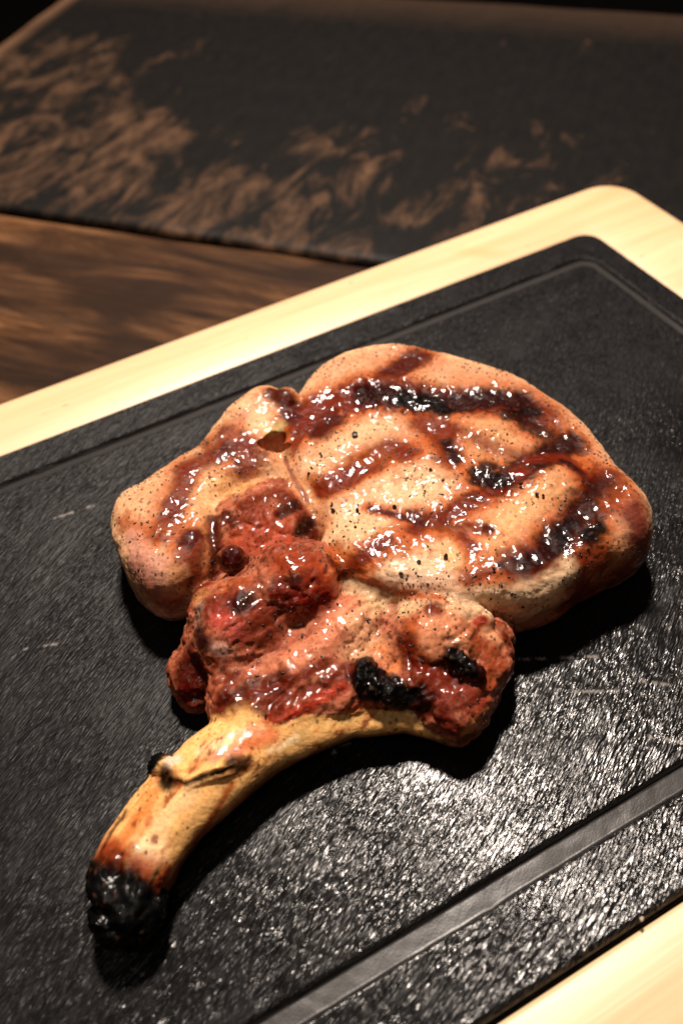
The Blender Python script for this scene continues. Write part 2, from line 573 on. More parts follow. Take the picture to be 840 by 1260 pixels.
# ------------------------------------------------------------------ steak: solid field on a voxel grid, millimetres
VX = 0.62
lo = np.array([-62.0, 58.0, -1.2])
hi = np.array([178.0, 262.0, 42.0])
dims = np.ceil((hi - lo) / VX).astype(int)
gx = lo[0] + np.arange(dims[0]) * VX
gy = lo[1] + np.arange(dims[1]) * VX
gz = lo[2] + np.arange(dims[2]) * VX
BIG = 30.0
field = np.full(dims, BIG, np.float32)
best = np.full(dims, BIG, np.float32)
label = np.zeros(dims, np.int8)
PARTS = ['loin', 'flap', 'rib_meat', 'rib_bone', 'char_crust']


def Pm(x, y, z):
    return P(x, y, z / 1000.0) * 1000.0


def box(lo_, hi_):
    a = np.maximum(np.floor((np.array(lo_) - lo) / VX).astype(int), 0)
    b = np.minimum(np.ceil((np.array(hi_) - lo) / VX).astype(int) + 1, dims)
    return tuple(slice(i, j) for i, j in zip(a, b))


def add(sl, d, k, lab, blend=True):
    global field
    f = field[sl]
    if k > 0:
        h = np.clip(0.5 + 0.5 * (d - f) / k, 0, 1)
        r = d * (1 - h) + f * h - k * h * (1 - h)
    else:
        r = np.minimum(f, d)
    field[sl] = r
    b = best[sl]
    w = d < b
    best[sl] = np.where(w, d, b)
    label[sl] = np.where(w, lab, label[sl])


def catmull(P_, n=5):
    P_ = np.array(P_, float)
    out = []
    N = len(P_)
    for i in range(N):
        a, b, c, d = P_[i - 1], P_[i], P_[(i + 1) % N], P_[(i + 2) % N]
        for k in range(n):
            t = k / n
            out.append(0.5 * (2 * b + (c - a) * t + (2 * a - 5 * b + 4 * c - d) * t * t + (3 * b - a - 3 * c + d) * t ** 3))
    return np.array(out)


def slab(poly, ztop, r, k, lab, grow=3.0, zbot=0.0, dome=0.0, tilt=(0, 0)):
    pw = catmull([Pm(*q) for q in poly])[:, :2]
    m = 10
    sl = box([pw[:, 0].min() - m, pw[:, 1].min() - m, -5], [pw[:, 0].max() + m, pw[:, 1].max() + m, ztop + 10])
    GX, GY = np.meshgrid(gx[sl[0]], gy[sl[1]], indexing='ij')
    d2 = np.full(GX.shape, 1e9)
    ins = np.zeros(GX.shape, bool)
    N = len(pw)
    for i in range(N):
        a, b = pw[i], pw[(i + 1) % N]
        e = b - a
        wx_, wy_ = GX - a[0], GY - a[1]
        t = np.clip((wx_ * e[0] + wy_ * e[1]) / (e @ e + 1e-12), 0, 1)
        d2 = np.minimum(d2, (wx_ - e[0] * t) ** 2 + (wy_ - e[1] * t) ** 2)
        if abs(e[1]) > 1e-9:
            cr = ((a[1] > GY) != (b[1] > GY)) & (GX < e[0] * (GY - a[1]) / e[1] + a[0])
            ins ^= cr
    d = np.sqrt(d2)
    d = np.where(ins, -d, d) - grow
    c = pw.mean(0)
    zt = ztop + dome * smooth(-d, 0, 30) + tilt[0] * (GX - c[0]) + tilt[1] * (GY - c[1])
    zc, hh = (zt + zbot) / 2, (zt - zbot) / 2
    Z_ = gz[sl[2]][None, None, :]
    qx = (d + r)[:, :, None]
    qz = np.abs(Z_ - zc[:, :, None]) - hh[:, :, None] + r
    D = np.hypot(np.maximum(qx, 0), np.maximum(qz, 0)) + np.minimum(np.maximum(qx, qz), 0) - r
    add(sl, D.astype(np.float32), k, lab)


def ell(c, rad, k, lab, yaw=0.0, sub=False):
    c = Pm(*c)
    m = max(rad) + 6
    sl = box(c - m, c + m)
    a = math.radians(yaw)
    x = (gx[sl[0]] - c[0])[:, None, None]
    y = (gy[sl[1]] - c[1])[None, :, None]
    z = (gz[sl[2]] - c[2])[None, None, :]
    u_ = x * math.cos(a) + y * math.sin(a)
    v_ = -x * math.sin(a) + y * math.cos(a)
    k0 = np.sqrt((u_ / rad[0]) ** 2 + (v_ / rad[1]) ** 2 + (z / rad[2]) ** 2)
    k1 = np.sqrt((u_ / rad[0] ** 2) ** 2 + (v_ / rad[1] ** 2) ** 2 + (z / rad[2] ** 2) ** 2) + 1e-9
    D = (k0 * (k0 - 1) / k1).astype(np.float32)
    if sub:
        f = field[sl]
        d = -D
        h = np.clip(0.5 - 0.5 * (f - d) / k * -1 * -1, 0, 1)
        field[sl] = np.maximum(f, d)
    else:
        add(sl, D, k, lab)


def chain(pts_, k, lab, flat=1.0):
    """pts_: (px, py, z mm, radius mm); flat scales the vertical radius"""
    Q = [(Pm(a, b, c), r) for a, b, c, r in pts_]
    allp = np.array([q[0] for q in Q])
    m = max(q[1] for q in Q) + 6
    sl = box(allp.min(0) - m, allp.max(0) + m)
    x = gx[sl[0]][:, None, None]; y = gy[sl[1]][None, :, None]; z = gz[sl[2]][None, None, :]
    D = None
    for (a, ra), (b, rb) in zip(Q[:-1], Q[1:]):
        e = b - a
        e2 = e.copy(); e2[2] /= flat
        t = np.clip(((x - a[0]) * e2[0] + (y - a[1]) * e2[1] + (z - a[2]) / flat * e2[2]) / (e2 @ e2), 0, 1)
        d = np.sqrt((x - a[0] - e[0] * t) ** 2 + (y - a[1] - e[1] * t) ** 2 + ((z - a[2] - e[2] * t) / flat) ** 2) - (ra + (rb - ra) * t)
        D = d if D is None else np.minimum(D, d)
    add(sl, D.astype(np.float32), k, lab)


LOIN, FLAP, RIB, BONE, CHAR, CHAR2, CHAR3, CHAR4 = range(8)
slab([(345, 560, 20), (350, 530, 20), (362, 505, 22), (378, 470, 24), (400, 447, 24), (432, 431, 24), (478, 423, 24), (520, 429, 24),
      (570, 441, 24), (620, 457, 24), (665, 480, 24), (705, 515, 22), (733, 550, 21), (752, 583, 19), (775, 612, 17), (788, 645, 14),
      (784, 680, 11), (764, 700, 10), (735, 712, 10), (708, 728, 10), (685, 742, 11), (640, 756, 12), (605, 754, 13), (560, 745, 18),
      (500, 733, 20), (450, 720, 20), (420, 700, 20), (405, 675, 20), (400, 650, 20), (385, 620, 20), (360, 595, 20)],
     26.5, 8, 0, LOIN, grow=2.2, dome=1.0)
slab([(150, 640, 15), (158, 612, 19), (180, 587, 24), (215, 563, 24), (243, 545, 24), (268, 515, 24), (295, 491, 24), (330, 477, 24),
      (352, 485, 24), (362, 505, 22), (358, 535, 20), (350, 560, 20), (345, 590, 20), (300, 600, 20), (268, 620, 20), (262, 680, 18),
      (256, 720, 12), (240, 748, 7), (208, 757, 6), (182, 742, 6), (166, 705, 8), (154, 670, 11)],
     26, 9, 2.0, FLAP, grow=2.4, dome=1.0)
# rib meat plate that carries the knobs
slab([(266, 650, 16), (300, 612, 20), (350, 606, 20), (400, 655, 18), (430, 715, 18), (500, 738, 18), (560, 748, 17), (600, 765, 12),
      (622, 785, 9), (612, 820, 8), (603, 858, 6), (588, 892, 5), (564, 914, 4), (540, 902, 5), (505, 884, 6), (430, 882, 7), (385, 893, 7),
      (345, 922, 7), (290, 905, 8), (268, 880, 8), (262, 850, 8), (245, 812, 8), (240, 770, 9), (250, 720, 12)],
     17.5, 7, 2.5, RIB, grow=2.0)
ell((326, 650, 18), (18, 17, 10), 3.0, RIB, 20)
ell((362, 716, 20), (15, 14, 10.5), 2.4, RIB, 0)
ell((300, 768, 15), (17.5, 14, 12.5), 4.0, RIB, 25)
ell((268, 752, 17), (8, 9, 8), 3.0, RIB, 0)
ell((325, 790, 16), (9, 6, 7), 3.0, RIB, 30)
ell((262, 790, 10), (9, 9, 9), 2.0, RIB, 0)
ell((240, 828, 7), (8, 9, 7.5), 2.0, RIB, 0)
ell((245, 852, 5), (7, 6, 5), 2.0, RIB, 0)
ell((286, 688, 25), (4.6, 4.2, 4.2), 0.8, RIB)
# ridge of membrane running down to the bone
chain([(440, 760, 17, 6.5), (400, 800, 16, 7.5), (350, 840, 14, 8), (300, 872, 12, 8)], 6, RIB, 0.8)
chain([(420, 850, 14, 6.5), (370, 868, 12, 7), (320, 892, 11, 7)], 6, RIB, 0.8)
# right knobs above the chine end
ell((535, 785, 15), (15, 13, 10.5), 2.2, RIB, -20)
ell((590, 800, 12), (9, 12, 8), 2.0, RIB, -10)
ell((605, 782, 11), (6.5, 6, 6), 1.0, RIB, 0)
ell((560, 858, 9), (13, 10, 9), 2.0, RIB, 20)
ell((520, 840, 13), (9, 8, 7), 2.0, RIB, 0)
ell((531, 752, 22.5), (4.6, 4.0, 3.6), 1.2, RIB)
ell((591, 763, 19), (3.6, 4.6, 3.4), 1.0, RIB)
# loin swellings, white seam fat, right hand rim
ell((470, 500, 20), (23, 17, 9.0), 3, LOIN, 0)
ell((520, 590, 20), (24, 16, 9.0), 3, LOIN, -10)
ell((590, 545, 20), (19, 14, 9.0), 3, LOIN, 0)
ell((660, 610, 20), (22, 15, 9.0), 3, LOIN, -15)
ell((420, 570, 19), (19, 14, 9.2), 3, LOIN, 0)
ell((490, 690, 18), (24, 12, 9.6), 3, LOIN, -28)
ell((742, 655, 15), (12, 14, 11), 3, LOIN, 0)
chain([(545, 722, 19, 5), (590, 727, 17, 6), (640, 732, 15, 6.5), (690, 712, 16, 6)], 2.5, LOIN, 0.9)
# fold of fat with its dark hollow, and the glazed bead at its tip
chain([(300, 520, 20, 7), (325, 500, 21, 7.5), (350, 512, 20, 6.5), (358, 545, 19, 5.5), (362, 590, 19, 5), (395, 632, 19, 4.5)], 2.5, FLAP, 0.95)
ell((352, 494, 24), (5.2, 5.2, 4.6), 1.2, FLAP)
ell((338, 541, 25), (4.2, 3.0, 19), 1.0, FLAP, 10, sub=True)
ell((332, 549, 25), (2.4, 4.2, 15), 1.0, FLAP, 40, sub=True)
ell((344, 548, 26), (3.6, 1.6, 12), 1.0, FLAP, -30, sub=True)
# bone
chain([(560, 895, 6, 5.5), (500, 880, 8, 5), (430, 885, 9, 5.5), (380, 895, 9.5, 7.5), (312, 912, 9.5, 11.0), (264, 948, 10.5, 11.2), (210, 1000, 10.5, 10.4),
       (173, 1050, 9.5, 10.2), (156, 1085, 8.5, 9.6)], 1.2, BONE, 0.78)
slab([(150, 1022, 13), (122, 1050, 13), (108, 1078, 12), (114, 1112, 8), (138, 1146, 4), (167, 1168, 3), (192, 1140, 5), (198, 1102, 9), (210, 1064, 10), (190, 1030, 13)],
     17.0, 5.0, 2.0, BONE, grow=0.4, zbot=1.0)
ell((160, 1120, 9), (9, 8, 6), 2, CHAR, 0)
# slit where the meat was cut back from the bone: raised collar
chain([(206, 950, 17, 2.8), (232, 963, 19.0, 1.6), (262, 952, 19.2, 1.5), (288, 940, 17.5, 2.6), (306, 936, 15, 2.4)], 1.2, BONE, 1.0)
chain([(203, 945, 14, 4), (212, 962, 12, 3.5)], 1.2, CHAR4, 1.0)
# char lumps
chain([(446, 818, 17.5, 3.2), (452, 838, 17.5, 4.6), (476, 851, 16, 4.6), (500, 854, 14.5, 3.6)], 1.2, CHAR2, 0.8)
chain([(554, 806, 21.4, 1.8), (568, 815, 20.6, 2.8), (582, 826, 19, 2.8)], 1.0, CHAR3, 0.8)

# ---- surface nets
f = field
ins = f < 0
cx_ = ins[:-1, :-1, :-1].astype(np.int8)
tot = np.zeros(tuple(d - 1 for d in f.shape), np.int8)
for a in (0, 1):
    for b in (0, 1):
        for c in (0, 1):
            tot += ins[a:f.shape[0] - 1 + a, b:f.shape[1] - 1 + b, c:f.shape[2] - 1 + c]
act = (tot > 0) & (tot < 8)
ci = np.argwhere(act)
vid = np.full(act.shape, -1, np.int32)
vid[act] = np.arange(len(ci))
acc = np.zeros((len(ci), 3)); num = np.zeros(len(ci))
corners = [(a, b, c) for a in (0, 1) for b in (0, 1) for c in (0, 1)]
val = {q: f[ci[:, 0] + q[0], ci[:, 1] + q[1], ci[:, 2] + q[2]] for q in corners}
for q in corners:
    for ax in range(3):
        if q[ax] == 0:
            r_ = list(q); r_[ax] = 1; r_ = tuple(r_)
            v0, v1 = val[q], val[r_]
            cr = (v0 < 0) != (v1 < 0)
            t = np.where(cr, v0 / (v0 - v1 + 1e-12), 0)
            p = np.tile(np.array(q, float), (len(ci), 1)); p[:, ax] += t
            acc += p * cr[:, None]; num += cr
SV = lo + (ci + acc / num[:, None]) * VX
faces = []
for ax in range(3):
    o1, o2 = [(1, 2), (2, 0), (0, 1)][ax]
    sl0 = [slice(None)] * 3; sl1 = [slice(None)] * 3
    sl0[ax] = slice(0, -1); sl1[ax] = slice(1, None)
    a_, b_ = ins[tuple(sl0)], ins[tuple(sl1)]
    for flip, e in ((False, a_ & ~b_), (True, ~a_ & b_)):
        q = np.argwhere(e)
        q = q[(q[:, o1] > 0) & (q[:, o2] > 0) & (q[:, o1] < act.shape[o1]) & (q[:, o2] < act.shape[o2])]
        def vv(d1, d2):
            w = q.copy(); w[:, o1] -= d1; w[:, o2] -= d2
            return vid[w[:, 0], w[:, 1], w[:, 2]]
        quad = np.stack([vv(1, 1), vv(0, 1), vv(0, 0), vv(1, 0)], 1)
        if flip: quad = quad[:, ::-1]
        faces.append(quad)
SF = np.vstack(faces)
SF = SF[(SF >= 0).all(1)]
SL = label[ci[:, 0], ci[:, 1], ci[:, 2]].astype(int)
CHARS = SL >= CHAR
del field, best, label, f, ins, act, tot


def vnormals(V, F):
    n = np.cross(V[F[:, 2]] - V[F[:, 0]], V[F[:, 3]] - V[F[:, 1]])
    N = np.zeros_like(V)
    for k in range(4):
        for c in range(3):
            N[:, c] += np.bincount(F[:, k], weights=n[:, c], minlength=len(V))
    return N / (np.linalg.norm(N, axis=1)[:, None] + 1e-12)


SN = vnormals(SV, SF)

# ---- which surface point lies under a photo point (for laying the grill marks on the meat)
pp = to_px(SV / 1000.0)
front = (SN * (SV - np.array([0, 0, H * 1000]))).sum(1) < 0
CELL = 3
gw, gh = 840 // CELL + 1, 1260 // CELL + 1
ix = np.clip((pp[:, 0] / CELL).astype(int), 0, gw - 1)
iy = np.clip((pp[:, 1] / CELL).astype(int), 0, gh - 1)
zb = np.full((gw, gh), 1e9); 
fi = np.where(front)[0]
order = fi[np.argsort(-pp[fi, 2])]
vb = np.full((gw, gh), -1, int)
vb[ix[order], iy[order]] = order


def surf(x, y):
    x = min(max(x, 0), 839); y = min(max(y, 0), 1259)
    i, j = int(x / CELL), int(y / CELL)
    for r_ in range(0, 14):
        bestd, bi = 1e9, -1
        for a in range(i - r_, i + r_ + 1):
            for b in range(j - r_, j + r_ + 1):
                if 0 <= a < gw and 0 <= b < gh and vb[a, b] >= 0:
                    d = (a - i) ** 2 + (b - j) ** 2
                    if d < bestd: bestd, bi = d, vb[a, b]
        if bi >= 0: return SV[bi]
    return Pm(x, y, 15)


# ---- colour and relief laid on the surface in 3D
cream, tan, pink, rose = lin((226, 184, 142)), lin((200, 146, 104)), lin((182, 112, 84)), lin((120, 46, 30))
orange, redbr, dred, dark, char = lin((178, 98, 50)), lin((130, 46, 17)), lin((92, 26, 9)), lin((50, 14, 7)), lin((14, 7, 6))
bonec, bonew, purple, fat, grey = lin((236, 188, 126)), lin((246, 216, 172)), lin((62, 26, 22)), lin((226, 194, 158)), lin((150, 138, 128))
gold = lin((224, 172, 116))
nV = len(SV)
wn1 = fbm(SV, 5.0, 4, 0.6)
wn2 = fbm(SV, 1.8, 3, 0.6, off=5.5)
wn3 = fbm(SV, 11.0, 3, 0.5, off=2.2)
wn5 = fbm(SV, 1.3, 3, 0.7, off=6.6)
base = {LOIN: cream, FLAP: cream, RIB: pink, BONE: bonec, CHAR: char}
C = np.zeros((nV, 3)); 
for l_, c_ in base.items():
    C[SL == l_] = c_
C[CHARS] = char
GL = np.where(SL == RIB, 0.55, 0.22).astype(float)
GL[SL == BONE] = 0.03
CH = np.where(CHARS, 1.0, 0.0)
DSP = np.zeros(nV)
MK = np.zeros(nV)
MARKS = []


def mixc(m, c):
    global C
    C = C * (1 - m[:, None]) + np.array(c) * m[:, None]


# general mottling
mixc(0.42 * smooth(wn1 + 0.6 * wn2, 0.1, 0.8) * (SL != BONE) * (SL != RIB) * ~CHARS, orange)
mixc(0.35 * smooth(wn3, 0.0, 0.7) * (SL == LOIN), tan)
wash = fbm(SV, 7.0, 3, 0.6, off=14.4)
mixc(0.60 * smooth(wn3 + 0.5 * wn1, -0.1, 0.7) * (SL == RIB), rose)
mixc(0.55 * smooth(wn1 - wn2 * 0.5, 0.15, 0.8) * (SL == RIB), redbr)
wn5 = fbm(SV, 1.3, 3, 0.7, off=6.6)
mixc(0.45 * smooth(wn5, 0.1, 0.7) * (SL == RIB), lin((92, 40, 22)))
mixc(0.40 * smooth(-wn5, 0.15, 0.7) * (SL == RIB), lin((214, 160, 122)))
mixc(0.35 * smooth(wn5 + 0.5 * wn1, 0.2, 0.8) * (SL < RIB), lin((150, 82, 42)))
sidef = smooth(-SN[:, 2], -0.35, 0.25)
mixc(0.75 * sidef * ((SL == LOIN) | (SL == FLAP)), lin((184, 128, 112)))        # cut side is pinker than the seared top
mixc(0.45 * sidef * smooth(wn1, 0.0, 0.6) * ((SL == LOIN) | (SL == FLAP)), lin((120, 66, 60)))


def stroke(pts_, w, col, op=1.0, soft=0.5, gloss=None, ch=None, disp=0.0, rag=0.45, parts=None):
    """paint along points given on the photo, landing on the surface; w = half width in photo px"""
    Q = np.array([surf(*q) for q in pts_])
    ppm = FPX / (np.linalg.norm(Q.mean(0) - np.array([0, 0, H * 1000])))
    wm = w * (1.35 if any(col is q for q in (redbr, dark, dred, char, purple)) and w < 20 else 1.05) / ppm
    m = wm * (2.2 + rag)
    bb = ((SV > Q.min(0) - m) & (SV < Q.max(0) + m)).all(1)
    ii = np.where(bb)[0]
    if parts is not None: ii = ii[np.isin(SL[ii], parts)]
    if not len(ii): return
    p = SV[ii]
    D = np.full(len(ii), 1e9)
    if len(Q) == 1:
        D = np.linalg.norm(p - Q[0], axis=1)
    for a, b in zip(Q[:-1], Q[1:]):
        e = b - a
        t = np.clip((p - a) @ e / (e @ e + 1e-9), 0, 1)
        D = np.minimum(D, np.linalg.norm(p - a - t[:, None] * e, axis=1))
    mark = any(col is q for q in (redbr, dark, dred, char, purple))
    if mark: rag *= 0.62
    D = D / wm + rag * ((0.4 if mark else 0.7) * wn1[ii] + (0.8 if mark else 0.6) * wn2[ii] + (0.4 if mark else 0) * wn5[ii])
    mk = 1 - smooth(D, 1 - soft, 1 + soft)
    if col is redbr or col is dark or col is dred or col is char or col is purple:
        hw = 1 + 1.3 * min(1, 9 / w)
        halo = (1 - smooth(D, 0.9, 1 + hw)) * np.clip(0.50 + 0.5 * wn2[ii], 0.05, 0.9) * (SL[ii] < RIB)
        halo *= 1 - MK[ii]
        MK[ii] = np.maximum(MK[ii], np.clip(mk * 1.3, 0, 1))
        C[ii] = C[ii] * (1 - halo[:, None]) + orange * halo[:, None]
        GL[ii] = np.maximum(GL[ii], halo * 0.75)
    mk *= op
    C[ii] = C[ii] * (1 - mk[:, None]) + np.array(col) * mk[:, None]
    if gloss is not None: GL[ii] = GL[ii] * (1 - mk) + gloss * mk
    if ch is not None: CH[ii] = CH[ii] * (1 - mk) + ch * mk
    if disp: DSP[ii] += disp * mk


s = stroke
LF = [LOIN, FLAP]
# --- loin: warm rim and cream cushions
s([(400, 450), (480, 432), (560, 450), (640, 475), (700, 520), (745, 575)], 16, lin((206, 152, 116)), 0.7, 0.6)
s([(470, 515), (455, 530)], 30, cream, 0.9, 0.6); s([(600, 540), (585, 530)], 34, lin((224, 170, 118)), 0.9, 0.6)
s([(530, 590), (510, 600)], 34, cream, 0.9, 0.5); s([(670, 605), (610, 650), (570, 675)], 30, gold, 0.75, 0.6)
s([(400, 560), (430, 590)], 30, cream, 0.9, 0.6); s([(455, 650), (440, 640)], 22, cream, 0.8, 0.6)
s([(520, 700), (480, 695)], 18, fat, 0.8, 0.6)
# --- translucent amber bars of the grid, under the darker cores
for band, w_ in (([(440, 486), (480, 458), (518, 434)], 17), ([(362, 526), (400, 504), (440, 484)], 24),
                 ([(385, 608), (440, 576), (500, 552), (545, 528)], 15), ([(420, 702), (500, 660), (560, 630), (610, 600), (655, 568), (702, 540)], 17),
                 ([(590, 706), (650, 690), (700, 655), (742, 608)], 20), ([(445, 480), (510, 490), (570, 492), (640, 502), (692, 545), (742, 600)], 19),
                 ([(515, 505), (540, 535), (562, 568), (600, 592)], 13), ([(450, 622), (520, 640), (595, 652)], 9), ([(560, 640), (580, 672), (592, 704)], 12),
                 ([(408, 672), (418, 704), (450, 724), (545, 738)], 10)):
    s(band, w_, lin((182, 96, 42)), 0.85, 0.6, 0.7, None, -0.35, 0.35)
# --- grill marks, first direction
s([(520, 434), (490, 448), (462, 466), (445, 480)], 15, orange, 0.9, 0.7)
s([(516, 436), (488, 450), (462, 468), (440, 482)], 11, dred, 0.95, 0.5, 0.85, 0.2, -0.3)
s([(368, 522), (395, 497), (430, 484), (470, 482)], 24, orange, 0.9, 0.6, 0.8)
s([(370, 515), (400, 495), (440, 484)], 19, redbr, 0.95, 0.5, 0.95, 0.1, -0.3)
s([(408, 515), (390, 530)], 12, dred, 0.95, 0.5, 0.95, 0.2)
s([(355, 560), (370, 530), (390, 500)], 6, redbr, 0.8, 0.5, 0.8)
s([(440, 480), (490, 482), (540, 490), (590, 492), (640, 495), (660, 512)], 25, redbr, 0.85, 0.5, 0.9)
s([(450, 478), (500, 486), (550, 493), (600, 488), (640, 492)], 15, dark, 0.95, 0.5, 0.95, 0.5, -0.6)
s([(495, 486), (530, 492), (548, 505)], 9, char, 0.9, 0.5, 1.0, 0.9, 0.3)
s([(625, 508), (655, 505)], 9, char, 0.85, 0.5, 1.0, 0.8, 0.2)
s([(650, 520), (692, 540)], 10, dark, 0.8, 0.6, 0.8, 0.4)
s([(520, 520), (545, 530), (550, 560)], 13, redbr, 0.8, 0.6, 0.8)
s([(548, 540), (558, 565)], 6, char, 0.85, 0.6, 0.9, 0.7)
s([(505, 550), (470, 560), (440, 580), (405, 598), (380, 600)], 16, orange, 0.85, 0.6, 0.8)
s([(500, 552), (480, 548), (448, 575), (420, 590), (395, 600)], 11, redbr, 0.9, 0.6, 0.85, 0.1, -0.2)
s([(470, 560), (440, 560)], 12, orange, 0.7, 0.7, 0.8)
s([(545, 520), (600, 548), (640, 560)], 6, redbr, 0.5, 0.8)
# long diagonal mark
s([(700, 545), (650, 570), (600, 600), (560, 625), (500, 655), (440, 690)], 18, orange, 0.9, 0.6, 0.7)
s([(700, 545), (668, 560), (640, 575), (606, 592)], 15, dark, 0.95, 0.5, 0.95, 0.5, -0.5)
s([(640, 575), (600, 602), (560, 628), (510, 648)], 9, redbr, 0.95, 0.5, 0.85, 0.1, -0.3)
s([(620, 585), (600, 590), (585, 580)], 9, char, 0.9, 0.5, 1.0, 0.8)
s([(490, 665), (450, 680), (425, 700)], 15, orange, 0.9, 0.6, 0.9); s([(475, 665), (440, 690), (420, 700)], 7, redbr, 0.9, 0.6, 0.9)
s([(600, 575), (585, 590)], 9, dark, 0.9, 0.5, 0.9, 0.5)
# second marks
s([(455, 626), (490, 632), (525, 640)], 7, orange, 0.9, 0.6); s([(455, 626), (490, 633), (520, 640)], 3.5, dred, 0.95, 0.5, 0.8)
s([(508, 634), (522, 640)], 8, dred, 0.8, 0.6, 0.8)
s([(540, 650), (570, 645), (600, 650)], 5, dred, 0.95, 0.5, 0.8); s([(530, 655), (580, 650)], 11, orange, 0.7, 0.7)
s([(565, 655), (580, 675), (588, 705)], 12, orange, 0.85, 0.6, 0.6); s([(568, 655), (582, 672)], 5, redbr, 0.8, 0.6)
s([(648, 562), (690, 558), (716, 580), (735, 605)], 7, redbr, 0.9, 0.5); s([(690, 562), (718, 584), (730, 600)], 3.5, dark, 0.9, 0.5, 0.6, 0.4)
s([(745, 590), (730, 615), (705, 650), (670, 680), (640, 695)], 26, redbr, 0.85, 0.5, 0.8)
s([(742, 598), (722, 620), (700, 650), (680, 665)], 15, purple, 0.9, 0.5, 0.7, 0.5, -0.4)
s([(690, 660), (665, 685), (645, 690)], 12, dark, 0.95, 0.5, 0.95, 0.5)
s([(735, 650), (728, 662)], 10, char, 0.95, 0.5, 1.0, 1.0, 0.4)
s([(700, 640), (690, 655)], 8, char, 0.7, 0.5, 1.0, 0.6)
s([(620, 695), (655, 690)], 7, dark, 0.8, 0.6, 0.9)
# right end
s([(775, 620), (790, 655), (785, 690), (750, 710)], 22, lin((112, 52, 40)), 0.97, 0.6, 0.5)
s([(765, 600), (750, 620)], 14, lin((170, 90, 50)), 0.8, 0.6)
s([(790, 690), (765, 712), (735, 722)], 10, lin((90, 30, 34)), 0.85, 0.6, 0.7)
s([(715, 690), (740, 690)], 13, redbr, 0.8, 0.6, 0.9); s([(700, 690), (690, 700)], 9, orange, 0.8, 0.6, 0.8)
s([(710, 715), (720, 735), (700, 745)], 12, redbr, 0.85, 0.6, 0.7)
s([(700, 755), (670, 765), (640, 772)], 10, lin((170, 80, 50)), 0.7, 0.7)
# near border of the loin
s([(410, 680), (418, 702), (445, 720), (500, 728), (545, 735)], 9, orange, 0.9, 0.6, 0.7)
s([(410, 690), (425, 712), (470, 730), (520, 738)], 4.5, redbr, 0.9, 0.6, 0.7, None, -0.4)
s([(560, 715), (520, 715), (480, 712)], 11, lin((214, 176, 150)), 0.8, 0.6)
s([(560, 735), (620, 735), (670, 725), (700, 700)], 15, fat, 0.95, 0.5, 0.3)
s([(600, 752), (640, 758), (680, 742)], 8, lin((220, 190, 152)), 0.8, 0.6)
s([(625, 695), (650, 705)], 6, lin((120, 90, 84)), 0.6, 0.6)
s([(600, 700), (575, 712)], 6, redbr, 0.6, 0.7)
# fat seam between loin and knobs
s([(345, 555), (358, 585), (385, 620), (400, 650)], 9, lin((214, 160, 116)), 0.95, 0.5, 0.4)
s([(350, 565), (362, 592), (380, 612)], 3, lin((150, 92, 80)), 0.8, 0.5)
s([(430, 720), (470, 738), (540, 745), (600, 755)], 10, lin((216, 184, 148)), 0.9, 0.5, 0.5)
s([(445, 740), (500, 748)], 12, lin((212, 178, 136)), 0.8, 0.7, 0.6)
# --- flap
s([(210, 590), (175, 610), (160, 640)], 22, lin((220, 170, 128)), 0.9, 0.6)
s([(275, 570), (250, 610), (235, 650)], 16, lin((232, 188, 138)), 0.95, 0.5, 0.5)
s([(300, 560), (310, 590), (280, 600)], 16, gold, 0.9, 0.6, 0.5)
s([(300, 545), (280, 530), (270, 555), (230, 575)], 10, redbr, 0.85, 0.6, 0.8)
s([(285, 545), (278, 560)], 8, dred, 0.8, 0.6, 0.8)
s([(230, 580), (220, 610), (205, 640), (195, 655)], 10, redbr, 0.85, 0.6, 0.85)
s([(200, 655), (210, 640), (215, 620)], 9, redbr, 0.9, 0.6, 0.95)
s([(152, 640), (180, 655), (210, 650)], 12, orange, 0.8, 0.7)
s([(235, 662), (232, 690), (243, 720)], 13, redbr, 0.9, 0.5, 0.8); s([(238, 658), (230, 668)], 8, dred, 0.95, 0.5, 1.0)
s([(165, 690), (185, 725), (215, 745)], 16, lin((140, 84, 78)), 0.85, 0.6)
s([(160, 665), (185, 690), (210, 700)], 14, lin((206, 150, 128)), 0.8, 0.6)
s([(215, 700), (245, 735)], 12, lin((206, 150, 100)), 0.7, 0.7)
s([(250, 540), (262, 560)], 5, redbr, 0.5, 0.7)
s([(300, 510), (285, 535)], 10, pink, 0.7, 0.6)
s([(330, 490), (315, 520)], 13, lin((222, 182, 142)), 0.95, 0.6, 0.4)
s([(345, 520), (335, 528)], 8, lin((206, 186, 130)), 0.9, 0.6, 0.5)
s([(338, 482), (356, 492), (358, 512)], 9, dred, 0.95, 0.4, 1.0)
s([(313, 560), (300, 575), (305, 550)], 11, redbr, 0.85, 0.6, 0.9)
s([(326, 556), (322, 566)], 6, lin((150, 90, 50)), 0.8, 0.6)
# --- knobs
K = [RIB]
s([(300, 620), (340, 605), (380, 640), (385, 660)], 12, lin((120, 52, 30)), 0.9, 0.6, 0.9, None, 0, 0.6)
s([(330, 650), (350, 660), (300, 660)], 24, lin((176, 84, 58)), 0.8, 0.6, 0.9)
s([(262, 640), (266, 680), (262, 710)], 7, dred, 0.9, 0.6, 0.9)
s([(275, 630), (285, 640)], 6, dred, 0.8, 0.6)
s([(378, 642), (370, 652)], 8, char, 0.8, 0.6, 0.9, 0.8); s([(345, 630), (360, 620)], 6, dark, 0.7, 0.6, 0.9)
s([(270, 710), (268, 690)], 5, lin((200, 140, 96)), 0.7, 0.6)
s([(286, 686)], 14, dred, 1.0, 0.4, 1.0)
s([(350, 690), (380, 690), (395, 715)], 18, lin((166, 78, 44)), 0.85, 0.6, 1.0)
s([(375, 745), (350, 735), (400, 735)], 16, lin((120, 28, 12)), 0.95, 0.6, 1.0)
